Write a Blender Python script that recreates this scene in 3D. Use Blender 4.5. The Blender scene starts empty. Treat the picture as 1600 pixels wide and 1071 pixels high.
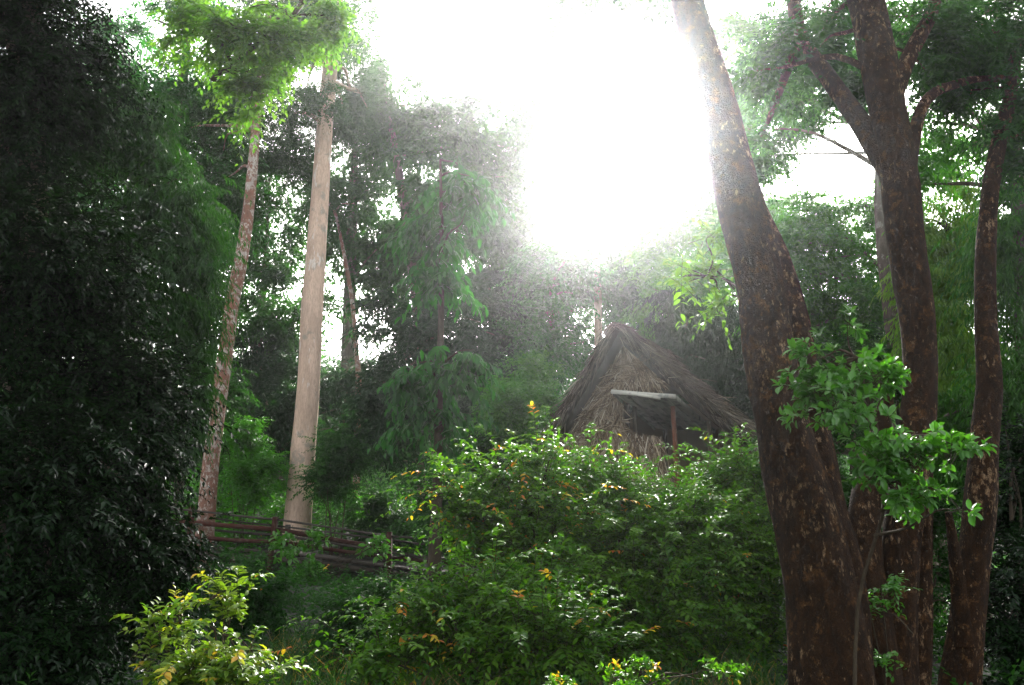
import bpy, math
import numpy as np

# ------------------------------------------------------------------ camera, world, sun, exposure
scene = bpy.context.scene
FPX, PITCH, EYE = 1422.0, math.radians(12.0), 1.6
cam_d = bpy.data.cameras.new("camera"); cam_d.sensor_width = 36.0; cam_d.lens = FPX / 1600 * 36
cam_d.clip_end = 2000; cam_d.clip_start = 0.05
cam = bpy.data.objects.new("camera", cam_d); scene.collection.objects.link(cam)
cam.location = (0, 0, EYE); cam.rotation_euler = (math.radians(90) + PITCH, 0, 0)
scene.camera = cam


def P(px, py, Y):
    """World point at forward distance Y that the photo shows at (px, py)."""
    a, b = (px - 800) / FPX, (535.5 - py) / FPX
    d = np.array([a, math.cos(PITCH) - b * math.sin(PITCH), math.sin(PITCH) + b * math.cos(PITCH)])
    return np.array([0, 0, EYE]) + d * (Y / d[1])


sd = P(975, 135, 10) - np.array([0, 0, EYE]); sd /= np.linalg.norm(sd)
SUN_EL = math.asin(sd[2]); SUN_AZ = math.atan2(sd[0], sd[1])
w = bpy.data.worlds.new("World"); scene.world = w; w.use_nodes = True
nt = w.node_tree; bg = nt.nodes["Background"]
sky = nt.nodes.new("ShaderNodeTexSky"); sky.sky_type = 'NISHITA'; sky.sun_disc = False
sky.sun_elevation = SUN_EL; sky.sun_rotation = SUN_AZ
sky.dust_density = 4.0; sky.air_density = 1.0; sky.ozone_density = 1.0
hs = nt.nodes.new("ShaderNodeHueSaturation"); hs.inputs['Saturation'].default_value = 0.25
nt.links.new(sky.outputs[0], hs.inputs['Color']); nt.links.new(hs.outputs[0], bg.inputs[0])
bg.inputs[1].default_value = 0.11
sl = bpy.data.lights.new("sun", 'SUN'); sl.energy = 5.0; sl.angle = math.radians(13); sl.color = (1, .97, .9)
so = bpy.data.objects.new("sun", sl); scene.collection.objects.link(so)
from mathutils import Vector
so.rotation_euler = Vector((-sd[0], -sd[1], -sd[2])).to_track_quat('-Z', 'Y').to_euler()
scene.view_settings.view_transform = 'Standard'; scene.view_settings.look = 'None'
scene.view_settings.gamma = 1.0
scene.view_settings.exposure = 2.75
cy = scene.cycles
cy.max_bounces = 5; cy.diffuse_bounces = 3; cy.glossy_bounces = 2; cy.transmission_bounces = 3
cy.transparent_max_bounces = 4; cy.volume_bounces = 0
cy.use_denoising = True; cy.sample_clamp_indirect = 4.0
cy.caustics_reflective = False; cy.caustics_refractive = False

C = scene.collection
rng = np.random.default_rng(7)
UP = np.array([0, 0, 1.0])


def nrm(v):
    return v / np.maximum(np.linalg.norm(v, axis=-1, keepdims=True), 1e-9)


# ------------------------------------------------------------------ terrain height
def sst(a, b, x):
    t = np.clip((x - a) / (b - a), 0, 1); return t * t * (3 - 2 * t)


def gz(x, y):
    x = np.asarray(x, float); y = np.asarray(y, float)
    z = .55 * sst(10, 19, y) + 1.15 * sst(20.5, 25.5, y) + .2 * np.maximum(0, y - 25)
    z = z - .22 * np.maximum(0, y - 55) + .35 * sst(2, 8, x) * sst(12, 22, y)
    return z + .06 * np.sin(x * 1.3 + 1) * np.sin(y * 1.1) + .03 * np.sin(x * 3.1) * np.sin(y * 2.7 + 2)


# ------------------------------------------------------------------ mesh helpers
class MB:
    """Collects shapes; build() links them as ONE mesh object."""
    def __init__(s):
        s.v = []; s.f3 = []; s.f4 = []; s.a = []; s.n = 0

    def add(s, v, f3=None, f4=None, a=None):
        v = np.asarray(v, float).reshape(-1, 3)
        s.v.append(v)
        if f3 is not None and len(f3): s.f3.append(np.asarray(f3, np.int64) + s.n)
        if f4 is not None and len(f4): s.f4.append(np.asarray(f4, np.int64) + s.n)
        s.a.append(np.zeros((len(v), 3)) if a is None else np.asarray(a, float).reshape(-1, 3))
        s.n += len(v)

    def build(s, name, mat, parent=None, smooth=False, loc=None):
        me = bpy.data.meshes.new(name)
        v = np.concatenate(s.v)
        if loc is not None: v = v - np.asarray(loc)
        t = np.concatenate(s.f3) if s.f3 else np.zeros((0, 3), np.int64)
        q = np.concatenate(s.f4) if s.f4 else np.zeros((0, 4), np.int64)
        me.vertices.add(len(v)); me.vertices.foreach_set('co', v.astype(np.float32).ravel())
        li = np.concatenate([t.ravel(), q.ravel()]).astype(np.int32)
        me.loops.add(len(li)); me.loops.foreach_set('vertex_index', li)
        st = np.concatenate([np.arange(len(t)) * 3, len(t) * 3 + np.arange(len(q)) * 4]).astype(np.int32)
        me.polygons.add(len(st)); me.polygons.foreach_set('loop_start', st)
        if smooth: me.polygons.foreach_set('use_smooth', np.ones(len(st), bool))
        at = me.attributes.new('lf', 'FLOAT_VECTOR', 'POINT')
        at.data.foreach_set('vector', np.concatenate(s.a).astype(np.float32).ravel())
        me.update(calc_edges=True)
        me.materials.append(mat)
        o = bpy.data.objects.new(name, me); C.objects.link(o)
        if parent is not None: o.parent = parent
        elif loc is not None: o.location = loc
        return o

    # ---- shapes
    def tube(s, pts, rad, sides=8, sub=4, rough=0.0, a=None, cap=True):
        pts = np.asarray(pts, float); rad = np.asarray(rad, float)
        if sub > 1 and len(pts) > 2:
            p = np.vstack([2 * pts[0] - pts[1], pts, 2 * pts[-1] - pts[-2]])
            out = []; ro = []
            for i in range(1, len(p) - 2):
                for t in np.arange(sub) / sub:
                    out.append(.5 * ((2 * p[i]) + (-p[i - 1] + p[i + 1]) * t + (2 * p[i - 1] - 5 * p[i] + 4 * p[i + 1] - p[i + 2]) * t * t
                                     + (-p[i - 1] + 3 * p[i] - 3 * p[i + 1] + p[i + 2]) * t ** 3))
                    ro.append(rad[i - 1] * (1 - t) + rad[i] * t)
            out.append(pts[-1]); ro.append(rad[-1]); pts = np.array(out); rad = np.array(ro)
        n = len(pts)
        tan = nrm(np.gradient(pts, axis=0))
        ref = np.array([1, 0, 0.]) if abs(tan[0][0]) < .9 else np.array([0, 1, 0.])
        u = nrm(np.cross(tan, ref)); v = np.cross(tan, u)
        th = np.arange(sides) / sides * 2 * math.pi
        r = rad[:, None] * np.ones(sides)
        if rough:
            L = np.concatenate([[0], np.cumsum(np.linalg.norm(np.diff(pts, axis=0), axis=1))])[:, None]
            ph = rng.uniform(0, 6, 8)
            r = r * (1 + rough * (np.sin(3 * th + 1.1 * L + ph[0]) + .7 * np.sin(5 * th - 2.3 * L + ph[1]) + .5 * np.sin(2 * th + 4.7 * L + ph[2])
                                  + .4 * np.sin(8 * th + 7.1 * L + ph[3]) + .35 * np.sin(11 * th - 13 * L + ph[4]) + .6 * np.sin(th + 3.1 * L + ph[5])))
        vv = pts[:, None, :] + r[..., None] * (np.cos(th)[None, :, None] * u[:, None] + np.sin(th)[None, :, None] * v[:, None])
        i = np.arange(n - 1)[:, None] * sides; j = np.arange(sides)[None]; k = (j + 1) % sides
        f = np.stack([i + j, i + k, i + sides + k, i + sides + j], -1).reshape(-1, 4)
        vv = vv.reshape(-1, 3); f3 = []
        if cap:
            vv = np.vstack([vv, pts[0], pts[-1]]); e = n * sides
            f3 = [[e, (q + 1) % sides, q] for q in range(sides)] + [[e + 1, e - sides + q, e - sides + (q + 1) % sides] for q in range(sides)]
        s.add(vv, f3, f[:, ::-1], None if a is None else np.tile(a, (len(vv), 1)))

    def box(s, c, ax, ay, az, jit=0.0, a=None):
        """c centre; ax ay az half-axis vectors"""
        c = np.asarray(c, float)
        sg = np.array([[x, y, z] for x in (-1, 1) for y in (-1, 1) for z in (-1, 1)], float)
        v = c + sg @ np.array([ax, ay, az], float)
        if jit: v = v + rng.normal(0, jit, v.shape)
        f = [[0, 1, 3, 2], [4, 6, 7, 5], [0, 4, 5, 1], [2, 3, 7, 6], [0, 2, 6, 4], [1, 5, 7, 3]]
        s.add(v, None, f, None if a is None else np.tile(a, (8, 1)))

    def beam(s, p0, p1, wd, ht, a=None, twist=0.0):
        p0 = np.asarray(p0, float); p1 = np.asarray(p1, float); d = p1 - p0; L = np.linalg.norm(d); d = d / L
        ref = UP if abs(d[2]) < .9 else np.array([0, 1., 0])
        x = nrm(np.cross(d, ref)); z = np.cross(x, d)
        n = max(1, int(L / .5)); rr = rng.uniform(0, 1)
        sg = np.array([[-1, -1], [1, -1], [1, 1], [-1, 1]])
        v = []
        for i in range(n + 1):
            c = p0 + d * L * i / n + (rng.normal(0, .006, 3) if 0 < i < n else 0)
            for a1, b1 in sg: v.append(c + x * a1 * wd / 2 + z * b1 * ht / 2 + rng.normal(0, .003, 3))
        f = [[0, 3, 2, 1], [n * 4, n * 4 + 1, n * 4 + 2, n * 4 + 3]]
        for i in range(n):
            for k in range(4):
                b = i * 4; f.append([b + k, b + (k + 1) % 4, b + 4 + (k + 1) % 4, b + 4 + k])
        s.add(v, None, f, np.tile([rr, 0, 0] if a is None else a, (len(v), 1)))


def tag(o, label=None, cat=None, group=None, kind=None):
    if label: o['label'] = label
    if cat: o['category'] = cat
    if group: o['group'] = group
    if kind: o['kind'] = kind
    return o


def empty(name, loc, label, cat, group=None, rz=0):
    o = bpy.data.objects.new(name, None); C.objects.link(o); o.location = loc; o.rotation_euler = (0, 0, rz)
    o.empty_display_size = .2
    return tag(o, label, cat, group)


# ------------------------------------------------------------------ leaves
LEAF = {
    # template: (u along, v across, w up) and quads/tris
    'dia': (np.array([[0, 0, 0], [.45, -.5, .10], [1, 0, -.10], [.45, .5, .10]]), [[0, 1, 2], [0, 2, 3]], None),
    'mid': (np.array([[0, 0, 0], [.3, -.45, .08], [.3, .45, .08], [.68, -.38, .03], [.68, .38, .03], [1, 0, -.16], [.5, 0, -.03]]),
            [[0, 1, 6], [0, 6, 2], [1, 3, 6], [6, 4, 2], [3, 5, 6], [6, 5, 4]], None),
    'broad': (np.array([[0, 0, 0], [.10, 0, 0], [.28, -.34, .07], [.55, -.5, .08], [.80, -.36, .02], [1, 0, -.14],
                        [.80, .36, .02], [.55, .5, .08], [.28, .34, .07], [.40, 0, 0], [.70, 0, -.04]]),
              [[0, 1, 1], [1, 2, 9], [1, 9, 8], [2, 3, 9], [9, 7, 8], [3, 10, 9], [9, 10, 7], [3, 4, 10], [10, 6, 7], [4, 5, 10], [10, 5, 6]], None),
}
LEAF['broad'] = (LEAF['broad'][0], LEAF['broad'][1][1:], None)


def put_leaves(mb, pos, d, nr, ln, wd, att, shape='dia'):
    tv, tf, _ = LEAF[shape]
    d = nrm(d); x = nrm(np.cross(nr, d)); n = np.cross(d, x)
    K = len(tv)
    v = (pos[:, None] + d[:, None] * (tv[:, 0][None, :, None] * ln[:, None, None]) + x[:, None] * (tv[:, 1][None, :, None] * wd[:, None, None])
         + n[:, None] * (tv[:, 2][None, :, None] * ln[:, None, None]))
    f = (np.arange(len(pos))[:, None, None] * K + np.asarray(tf)[None]).reshape(-1, 3)
    mb.add(v.reshape(-1, 3), f, None, np.repeat(att, K, axis=0))


def sprays(mb, o, d, L, k, ln, ratio, shape='dia', droop=.35, splay=.9, hang=.2, flat=.35, accent=.0, twigs=False, jit=.25, rosette=False):
    """M twigs at o along d, each with k leaves alternating left and right."""
    M = len(o); d = nrm(d)
    L = np.broadcast_to(L, (M,)).astype(float)
    side = nrm(np.cross(d, UP + rng.normal(0, .15, (M, 3))))
    t = (np.arange(k) + .6) / k
    if rosette: t = .75 + .25 * t
    t = np.clip(t[None] + rng.normal(0, .02, (M, k)), .03, 1)
    dr = np.array([0, 0, -1.0]) * droop
    pos = o[:, None] + d[:, None] * (L[:, None] * t)[..., None] + dr * (L[:, None] * t * t)[..., None]
    tan = nrm(d[:, None] + 2 * dr * t[..., None])
    if rosette:
        ang = (np.arange(k) * 2.4)[None] + rng.uniform(0, 6, (M, 1))
        s2 = np.cross(side, d)
        ld = tan * .5 + (np.cos(ang)[..., None] * side[:, None] + np.sin(ang)[..., None] * s2[:, None]) * splay
    else:
        sg = np.where(np.arange(k) % 2 == 0, 1, -1)[None, :, None]
        ld = tan * (.55 + .8 * (t[..., None] ** 4)) + sg * side[:, None] * splay
    ld = ld + np.array([0, 0, -hang]) + rng.normal(0, jit, (M, k, 3))
    nr = UP + rng.normal(0, flat, (M, k, 3)) + .3 * d[:, None]
    lens = ln * rng.uniform(.65, 1.2, (M, k)) * (1 - .35 * t ** 3)
    acc = (rng.uniform(0, 1, (M, 1)) < accent) & (t > .55)
    acc = acc | (rng.uniform(0, 1, (M, k)) < accent * .12)
    sr = rng.uniform(0, 1, (M, 1)) * np.ones((1, k))
    att = np.stack([.5 * rng.uniform(0, 1, (M, k)) + .5 * sr, acc * rng.uniform(.3, 1, (M, k)), t], -1)
    lens = lens.ravel()
    put_leaves(mb, pos.reshape(-1, 3), ld.reshape(-1, 3), nr.reshape(-1, 3), lens, lens * ratio * rng.uniform(.8, 1.15, len(lens)), att.reshape(-1, 3), shape)
    return d, side


def twig_strips(mb, o, d, L, droop, r):
    """three-sided tapering twigs"""
    M = len(o); d = nrm(d); L = np.broadcast_to(L, (M,)).astype(float)
    S = 4; t = np.linspace(0, 1, S)
    c = o[:, None] + d[:, None] * (L[:, None] * t)[..., None] - UP * (droop * L[:, None] * t * t)[..., None]
    x = nrm(np.cross(d, UP + .01)); y = np.cross(d, x)
    th = np.arange(3) * 2.094
    off = (np.cos(th)[None, :, None] * x[:, None] + np.sin(th)[None, :, None] * y[:, None])
    v = c[:, :, None] + off[:, None] * (r * (1 - .7 * t))[None, :, None, None]
    f = []
    for i in range(S - 1):
        for k in range(3):
            f.append([i * 3 + k, i * 3 + (k + 1) % 3, (i + 1) * 3 + (k + 1) % 3, (i + 1) * 3 + k])
    f = (np.arange(M)[:, None, None] * (S * 3) + np.asarray(f)[None]).reshape(-1, 4)
    mb.add(v.reshape(-1, 3), None, f)


# ------------------------------------------------------------------ materials
def mat(name):
    m = bpy.data.materials.new(name); m.use_nodes = True
    n = m.node_tree.nodes; l = m.node_tree.links
    return m, n, l, n['Principled BSDF'], n['Material Output']


def leaf_mat(name, a, b, acc1=(.45, .34, .03), acc2=(.5, .14, .03), trans=.35, rough=.38, tcol=(1.6, 1.9, .7), spec=.5):
    m, n, l, p, out = mat(name)
    at = n.new('ShaderNodeAttribute'); at.attribute_name = 'lf'
    sp = n.new('ShaderNodeSeparateXYZ'); l.new(at.outputs['Vector'], sp.inputs[0])
    r = n.new('ShaderNodeValToRGB'); l.new(sp.outputs[0], r.inputs[0])
    r.color_ramp.elements[0].color = (*a, 1); r.color_ramp.elements[1].color = (*b, 1)
    r.color_ramp.elements[0].position = .1; r.color_ramp.elements[1].position = .9
    r2 = n.new('ShaderNodeValToRGB'); l.new(sp.outputs[1], r2.inputs[0])
    r2.color_ramp.elements[0].color = (*acc1, 1); r2.color_ramp.elements[1].color = (*acc2, 1)
    r2.color_ramp.elements[0].position = .55; r2.color_ramp.elements[1].position = .9
    gt = n.new('ShaderNodeMath'); gt.operation = 'GREATER_THAN'; gt.inputs[1].default_value = .05; l.new(sp.outputs[1], gt.inputs[0])
    mx = n.new('ShaderNodeMix'); mx.data_type = 'RGBA'
    l.new(gt.outputs[0], mx.inputs[0]); l.new(r.outputs[0], mx.inputs[6]); l.new(r2.outputs[0], mx.inputs[7])
    p.inputs['Roughness'].default_value = rough; p.inputs['Specular IOR Level'].default_value = spec
    l.new(mx.outputs[2], p.inputs['Base Color'])
    tr = n.new('ShaderNodeBsdfTranslucent')
    mu = n.new('ShaderNodeMix'); mu.data_type = 'RGBA'; mu.blend_type = 'MULTIPLY'; mu.inputs[0].default_value = 1
    mu.clamp_result = False
    l.new(mx.outputs[2], mu.inputs[6]); mu.inputs[7].default_value = (*tcol, 1); l.new(mu.outputs[2], tr.inputs[0])
    ms = n.new('ShaderNodeMixShader'); ms.inputs[0].default_value = trans
    l.new(p.outputs[0], ms.inputs[1]); l.new(tr.outputs[0], ms.inputs[2]); l.new(ms.outputs[0], out.inputs['Surface'])
    return m


def bark_mat(name, base, second, patch, patch_t=.6, scale=3.0, streak=.25, rough=.85, bump=.6, spot=None, spot_t=.68, spot_scale=14):
    m, n, l, p, out = mat(name)
    tc = n.new('ShaderNodeTexCoord')
    mp = n.new('ShaderNodeMapping'); mp.inputs['Scale'].default_value = (1, 1, streak); l.new(tc.outputs['Object'], mp.inputs[0])

    def noise(sc, det=6, vec=mp, ro=.6):
        q = n.new('ShaderNodeTexNoise'); q.inputs['Scale'].default_value = sc; q.inputs['Detail'].default_value = det
        q.inputs['Roughness'].default_value = ro; l.new(vec.outputs[0 if vec is mp else 'Object'], q.inputs['Vector']); return q

    def ramp(src, p0, p1):
        q = n.new('ShaderNodeMapRange'); q.inputs['From Min'].default_value = p0; q.inputs['From Max'].default_value = p1
        l.new(src, q.inputs[0]); return q

    def mix(f, a, b):
        q = n.new('ShaderNodeMix'); q.data_type = 'RGBA'; l.new(f, q.inputs[0])
        for sck, val in ((6, a), (7, b)):
            if isinstance(val, tuple): q.inputs[sck].default_value = (*val, 1)
            else: l.new(val, q.inputs[sck])
        return q.outputs[2]
    n1 = noise(scale * 2); c = mix(ramp(n1.outputs[0], .38, .62).outputs[0], base, second)
    n2 = noise(scale, 8, tc, .7); c = mix(ramp(n2.outputs[0], patch_t, patch_t + .06).outputs[0], c, patch)
    if spot:
        n3 = noise(spot_scale, 5, mp, .7); nm = noise(1.1, 4, tc, .6)
        ad = n.new('ShaderNodeMath'); ad.operation = 'MULTIPLY_ADD'; l.new(nm.outputs[0], ad.inputs[0]); ad.inputs[1].default_value = .55
        l.new(n3.outputs[0], ad.inputs[2])
        c = mix(ramp(ad.outputs[0], spot_t + .275, spot_t + .35).outputs[0], c, spot)
    n4 = noise(scale * 14, 8, mp, .7)
    c = mix(ramp(n4.outputs[0], .2, .55).outputs[0], tuple(x * .45 for x in base), c)
    l.new(c, p.inputs['Base Color']); p.inputs['Roughness'].default_value = rough; p.inputs['Specular IOR Level'].default_value = .12
    bp = n.new('ShaderNodeBump'); bp.inputs['Strength'].default_value = bump; bp.inputs['Distance'].default_value = .03
    l.new(n4.outputs[0], bp.inputs['Height'])
    if bump > .9:
        vo = n.new('ShaderNodeTexVoronoi'); vo.inputs['Scale'].default_value = 22; vo.feature = 'DISTANCE_TO_EDGE'
        wv = n.new('ShaderNodeVectorMath'); wv.operation = 'MULTIPLY_ADD'; l.new(n1.outputs[1], wv.inputs[0]); wv.inputs[1].default_value = (.25, .25, .25)
        l.new(mp.outputs[0], wv.inputs[2]); l.new(wv.outputs[0], vo.inputs['Vector'])
        b2 = n.new('ShaderNodeBump'); b2.inputs['Strength'].default_value = .9; b2.inputs['Distance'].default_value = .05
        r5 = ramp(vo.outputs['Distance'], 0, .22); l.new(r5.outputs[0], b2.inputs['Height']); l.new(bp.outputs[0], b2.inputs['Normal'])
        c = mix(ramp(vo.outputs['Distance'], .0, .07).outputs[0], tuple(x * .4 for x in base), c); l.new(c, p.inputs['Base Color'])
        bp = b2
    l.new(bp.outputs[0], p.inputs['Normal'])
    return m


def rnd_mat(name, cols, rough=.85, noise_scale=0, wear=None, bump=.3):
    """colour by the per-strip number in the lf attribute"""
    m, n, l, p, out = mat(name)
    at = n.new('ShaderNodeAttribute'); at.attribute_name = 'lf'
    sp = n.new('ShaderNodeSeparateXYZ'); l.new(at.outputs['Vector'], sp.inputs[0])
    r = n.new('ShaderNodeValToRGB'); l.new(sp.outputs[0], r.inputs[0])
    e = r.color_ramp.elements
    while len(e) < len(cols): e.new(.5)
    for i, c in enumerate(cols): e[i].position = i / (len(cols) - 1); e[i].color = (*c, 1)
    col = r.outputs[0]
    if noise_scale:
        tc = n.new('ShaderNodeTexCoord'); q = n.new('ShaderNodeTexNoise'); q.inputs['Scale'].default_value = noise_scale
        q.inputs['Detail'].default_value = 7; l.new(tc.outputs['Object'], q.inputs['Vector'])
        mr = n.new('ShaderNodeMapRange'); mr.inputs[1].default_value = .52; mr.inputs[2].default_value = .62; l.new(q.outputs[0], mr.inputs[0])
        mx = n.new('ShaderNodeMix'); mx.data_type = 'RGBA'; l.new(mr.outputs[0], mx.inputs[0]); l.new(col, mx.inputs[6])
        mx.inputs[7].default_value = (*wear, 1); col = mx.outputs[2]
        bp = n.new('ShaderNodeBump'); bp.inputs['Strength'].default_value = bump; bp.inputs['Distance'].default_value = .01
        l.new(q.outputs[0], bp.inputs['Height']); l.new(bp.outputs[0], p.inputs['Normal'])
    l.new(col, p.inputs['Base Color']); p.inputs['Roughness'].default_value = rough; p.inputs['Specular IOR Level'].default_value = .15
    return m


M = {}
M['dark'] = leaf_mat('leaf_shade_dark', (0.0035, 0.0120, 0.0035), (0.0075, 0.0250, 0.0045), rough=.18, trans=.2, spec=.12)  # leaf colour taken near black to stand in for deep shade
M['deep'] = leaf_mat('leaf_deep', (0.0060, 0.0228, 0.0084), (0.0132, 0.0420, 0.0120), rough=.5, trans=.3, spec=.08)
M['feather'] = leaf_mat('leaf_feather', (0.012, 0.055, 0.006), (0.034, 0.11, 0.01), rough=.4, trans=.4)
M['forest'] = leaf_mat('leaf_forest', (0.009, 0.038, 0.009), (0.024, 0.078, 0.012), rough=.5, spec=.1, trans=.45)
M['cool'] = leaf_mat('leaf_cool', (0.01, 0.055, 0.01), (0.03, 0.125, 0.018), rough=.33, trans=.4, spec=.2, tcol=(1.6, 2.3, .9))
M['fresh'] = leaf_mat('leaf_fresh', (0.022, 0.1, 0.008), (0.055, 0.18, 0.012), rough=.45, trans=.45, spec=.25)
M['lime'] = leaf_mat('leaf_lime', (0.0425, 0.1105, 0.0170), (0.1020, 0.1870, 0.0298), rough=.45, trans=.5, spec=.25)
M['bush'] = leaf_mat('leaf_bush', (.026, .10, .008), (.10, .21, .012), rough=.42, trans=.45, spec=.18)
M['broad'] = leaf_mat('leaf_broad', (.034, .125, .014), (.075, .21, .02), rough=.36, trans=.35)
M['yellow'] = leaf_mat('leaf_yellow', (0.0675, 0.1650, 0.0150), (0.2100, 0.2700, 0.0225), rough=.4, trans=.4, acc1=(.42, .42, .03), acc2=(.5, .28, .04))
M['yellowgreen'] = leaf_mat('leaf_yellowgreen', (0.0800, 0.1920, 0.0160), (0.1920, 0.3200, 0.0320), rough=.45, trans=.45, spec=.25)
M['grass'] = leaf_mat('grass_blade', (0.0180, 0.0540, 0.0090), (0.0420, 0.1020, 0.0120), rough=.5, trans=.35, acc1=(.3, .2, .06), acc2=(.32, .16, .05))
M['pale'] = bark_mat('bark_pale', (.66, .47, .35), (.48, .34, .25), (.34, .29, .23), .555, 2.2, .22, spot=(.68, .60, .52), spot_t=.6, spot_scale=5, bump=.35)
M['speck'] = bark_mat('bark_speckled', (.26, .12, .08), (.17, .10, .07), (.40, .35, .30), .52, 5, .5, spot=(.50, .45, .38), spot_t=.56, spot_scale=15)
M['front'] = bark_mat('bark_brown', (.062, .028, .010), (.018, .010, .005), (.15, .07, .024), .56, 9, .45, spot=(.38, .24, .13), spot_t=.575, spot_scale=24, bump=1.0)
M['grey'] = bark_mat('bark_grey', (.13, .10, .075), (.08, .06, .045), (.24, .21, .17), .56, 5, .35)
M['twig'] = bark_mat('bark_twig', (.06, .045, .028), (.04, .03, .02), (.1, .08, .05), .6, 9, .5, bump=.2)
M['thatch'] = rnd_mat('dry_thatch', [(.07, .046, .03), (.22, .15, .095), (.42, .32, .22), (.70, .60, .46)])
M['thatch_roof'] = rnd_mat('weathered_roof_thatch', [(.025, .019, .013), (.065, .05, .034), (.13, .10, .07), (.32, .27, .20)])
M['thatch_in'] = rnd_mat('thatch_underlayer', [(.035, .025, .018), (.035, .025, .018)])
M['pole'] = bark_mat('pole_wood', (.20, .075, .04), (.13, .05, .03), (.26, .13, .08), .6, 6, .2)
M['board'] = rnd_mat('weathered_board', [(.16, .165, .13), (.23, .225, .18)], noise_scale=6, wear=(.09, .09, .07))
M['fascia'] = rnd_mat('pale_board', [(.60, .57, .48), (.52, .49, .42)], noise_scale=9, wear=(.33, .32, .28))
M['redwood'] = rnd_mat('reddish_rail_wood', [(.026, .009, .006), (.055, .018, .012)], noise_scale=10, wear=(.06, .035, .025))
M['darkwood'] = rnd_mat('dark_deck_wood', [(.022, .016, .012), (.05, .038, .03)], noise_scale=8, wear=(.02, .02, .012))
M['greywood'] = rnd_mat('grey_rail_wood', [(.025, .020, .016), (.06, .05, .04)], noise_scale=14, wear=(.04, .035, .03))

# ground
mg, n, l, p, out = mat('forest_floor')
tc = n.new('ShaderNodeTexCoord')
q1 = n.new('ShaderNodeTexNoise'); q1.inputs['Scale'].default_value = 1.2; q1.inputs['Detail'].default_value = 10; l.new(tc.outputs['Object'], q1.inputs['Vector'])
q2 = n.new('ShaderNodeTexNoise'); q2.inputs['Scale'].default_value = 18; q2.inputs['Detail'].default_value = 8; l.new(tc.outputs['Object'], q2.inputs['Vector'])
r1 = n.new('ShaderNodeValToRGB'); l.new(q1.outputs[0], r1.inputs[0])
r1.color_ramp.elements[0].position = .4; r1.color_ramp.elements[0].color = (.02, .014, .008, 1)
r1.color_ramp.elements[1].position = .6; r1.color_ramp.elements[1].color = (.014, .028, .008, 1)
r2 = n.new('ShaderNodeValToRGB'); l.new(q2.outputs[0], r2.inputs[0])
r2.color_ramp.elements[0].position = .35; r2.color_ramp.elements[0].color = (.3, .3, .3, 1); r2.color_ramp.elements[1].position = .7
mx = n.new('ShaderNodeMix'); mx.data_type = 'RGBA'; mx.blend_type = 'MULTIPLY'; mx.inputs[0].default_value = 1
l.new(r1.outputs[0], mx.inputs[6]); l.new(r2.outputs[0], mx.inputs[7]); l.new(mx.outputs[2], p.inputs['Base Color'])
p.inputs['Roughness'].default_value = .95
bp = n.new('ShaderNodeBump'); bp.inputs['Distance'].default_value = .05; l.new(q2.outputs[0], bp.inputs['Height']); l.new(bp.outputs[0], p.inputs['Normal'])

# ------------------------------------------------------------------ ground
gx, gy = np.meshgrid(np.concatenate([np.linspace(-90, -15, 20), np.linspace(-14, 14, 70), np.linspace(15, 90, 20)]),
                     np.concatenate([np.linspace(-60, -4, 12), np.linspace(-3, 40, 110), np.linspace(41, 110, 24)]))
nx, ny = gx.shape[1], gx.shape[0]
i = (np.arange(ny - 1)[:, None] * nx + np.arange(nx - 1)[None]).ravel()
mb = MB(); mb.add(np.stack([gx, gy, gz(gx, gy)], -1).reshape(-1, 3), None, np.stack([i, i + 1, i + nx + 1, i + nx], -1))
tag(mb.build('ground', mg, smooth=True), kind='structure')


# ------------------------------------------------------------------ crowns and plants
def pell(px, py, rx, ry, Y, rd=None):
    """ellipsoid whose picture is centred at (px,py) with radii rx, ry in photo pixels at distance Y"""
    c = P(px, py, Y); s = np.linalg.norm(c - [0, 0, EYE]) / math.hypot(FPX, math.hypot(px - 800, 535 - py))
    r = np.array([rx * s, (rd if rd else min(rx, ry) * s), ry * s])
    return c, r


KINDS = {  # leaf length m, width ratio, leaves per spray, spray length (in leaf lengths), shape, sprays() options
    'small': dict(ln=.10, ratio=.42, k=14, SL=5, shape='dia', droop=.35, hang=.25),
    'med': dict(ln=.14, ratio=.40, k=12, SL=4.5, shape='dia', droop=.45, hang=.45),
    'drooping': dict(ln=.24, ratio=.42, k=12, SL=3.6, shape='mid', droop=.55, hang=.75, splay=.7, flat=.25),
    'bamboo': dict(ln=.15, ratio=.15, k=16, SL=4.5, shape='dia', droop=.6, hang=.8, splay=.6),
    'ovate': dict(ln=.085, ratio=.52, k=16, SL=6.5, shape='mid', droop=.25, hang=.15, flat=.3),
    'rosette': dict(ln=.14, ratio=.46, k=9, SL=2.6, shape='broad', droop=.15, hang=.05, splay=.85, rosette=True, flat=.4),
}


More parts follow.
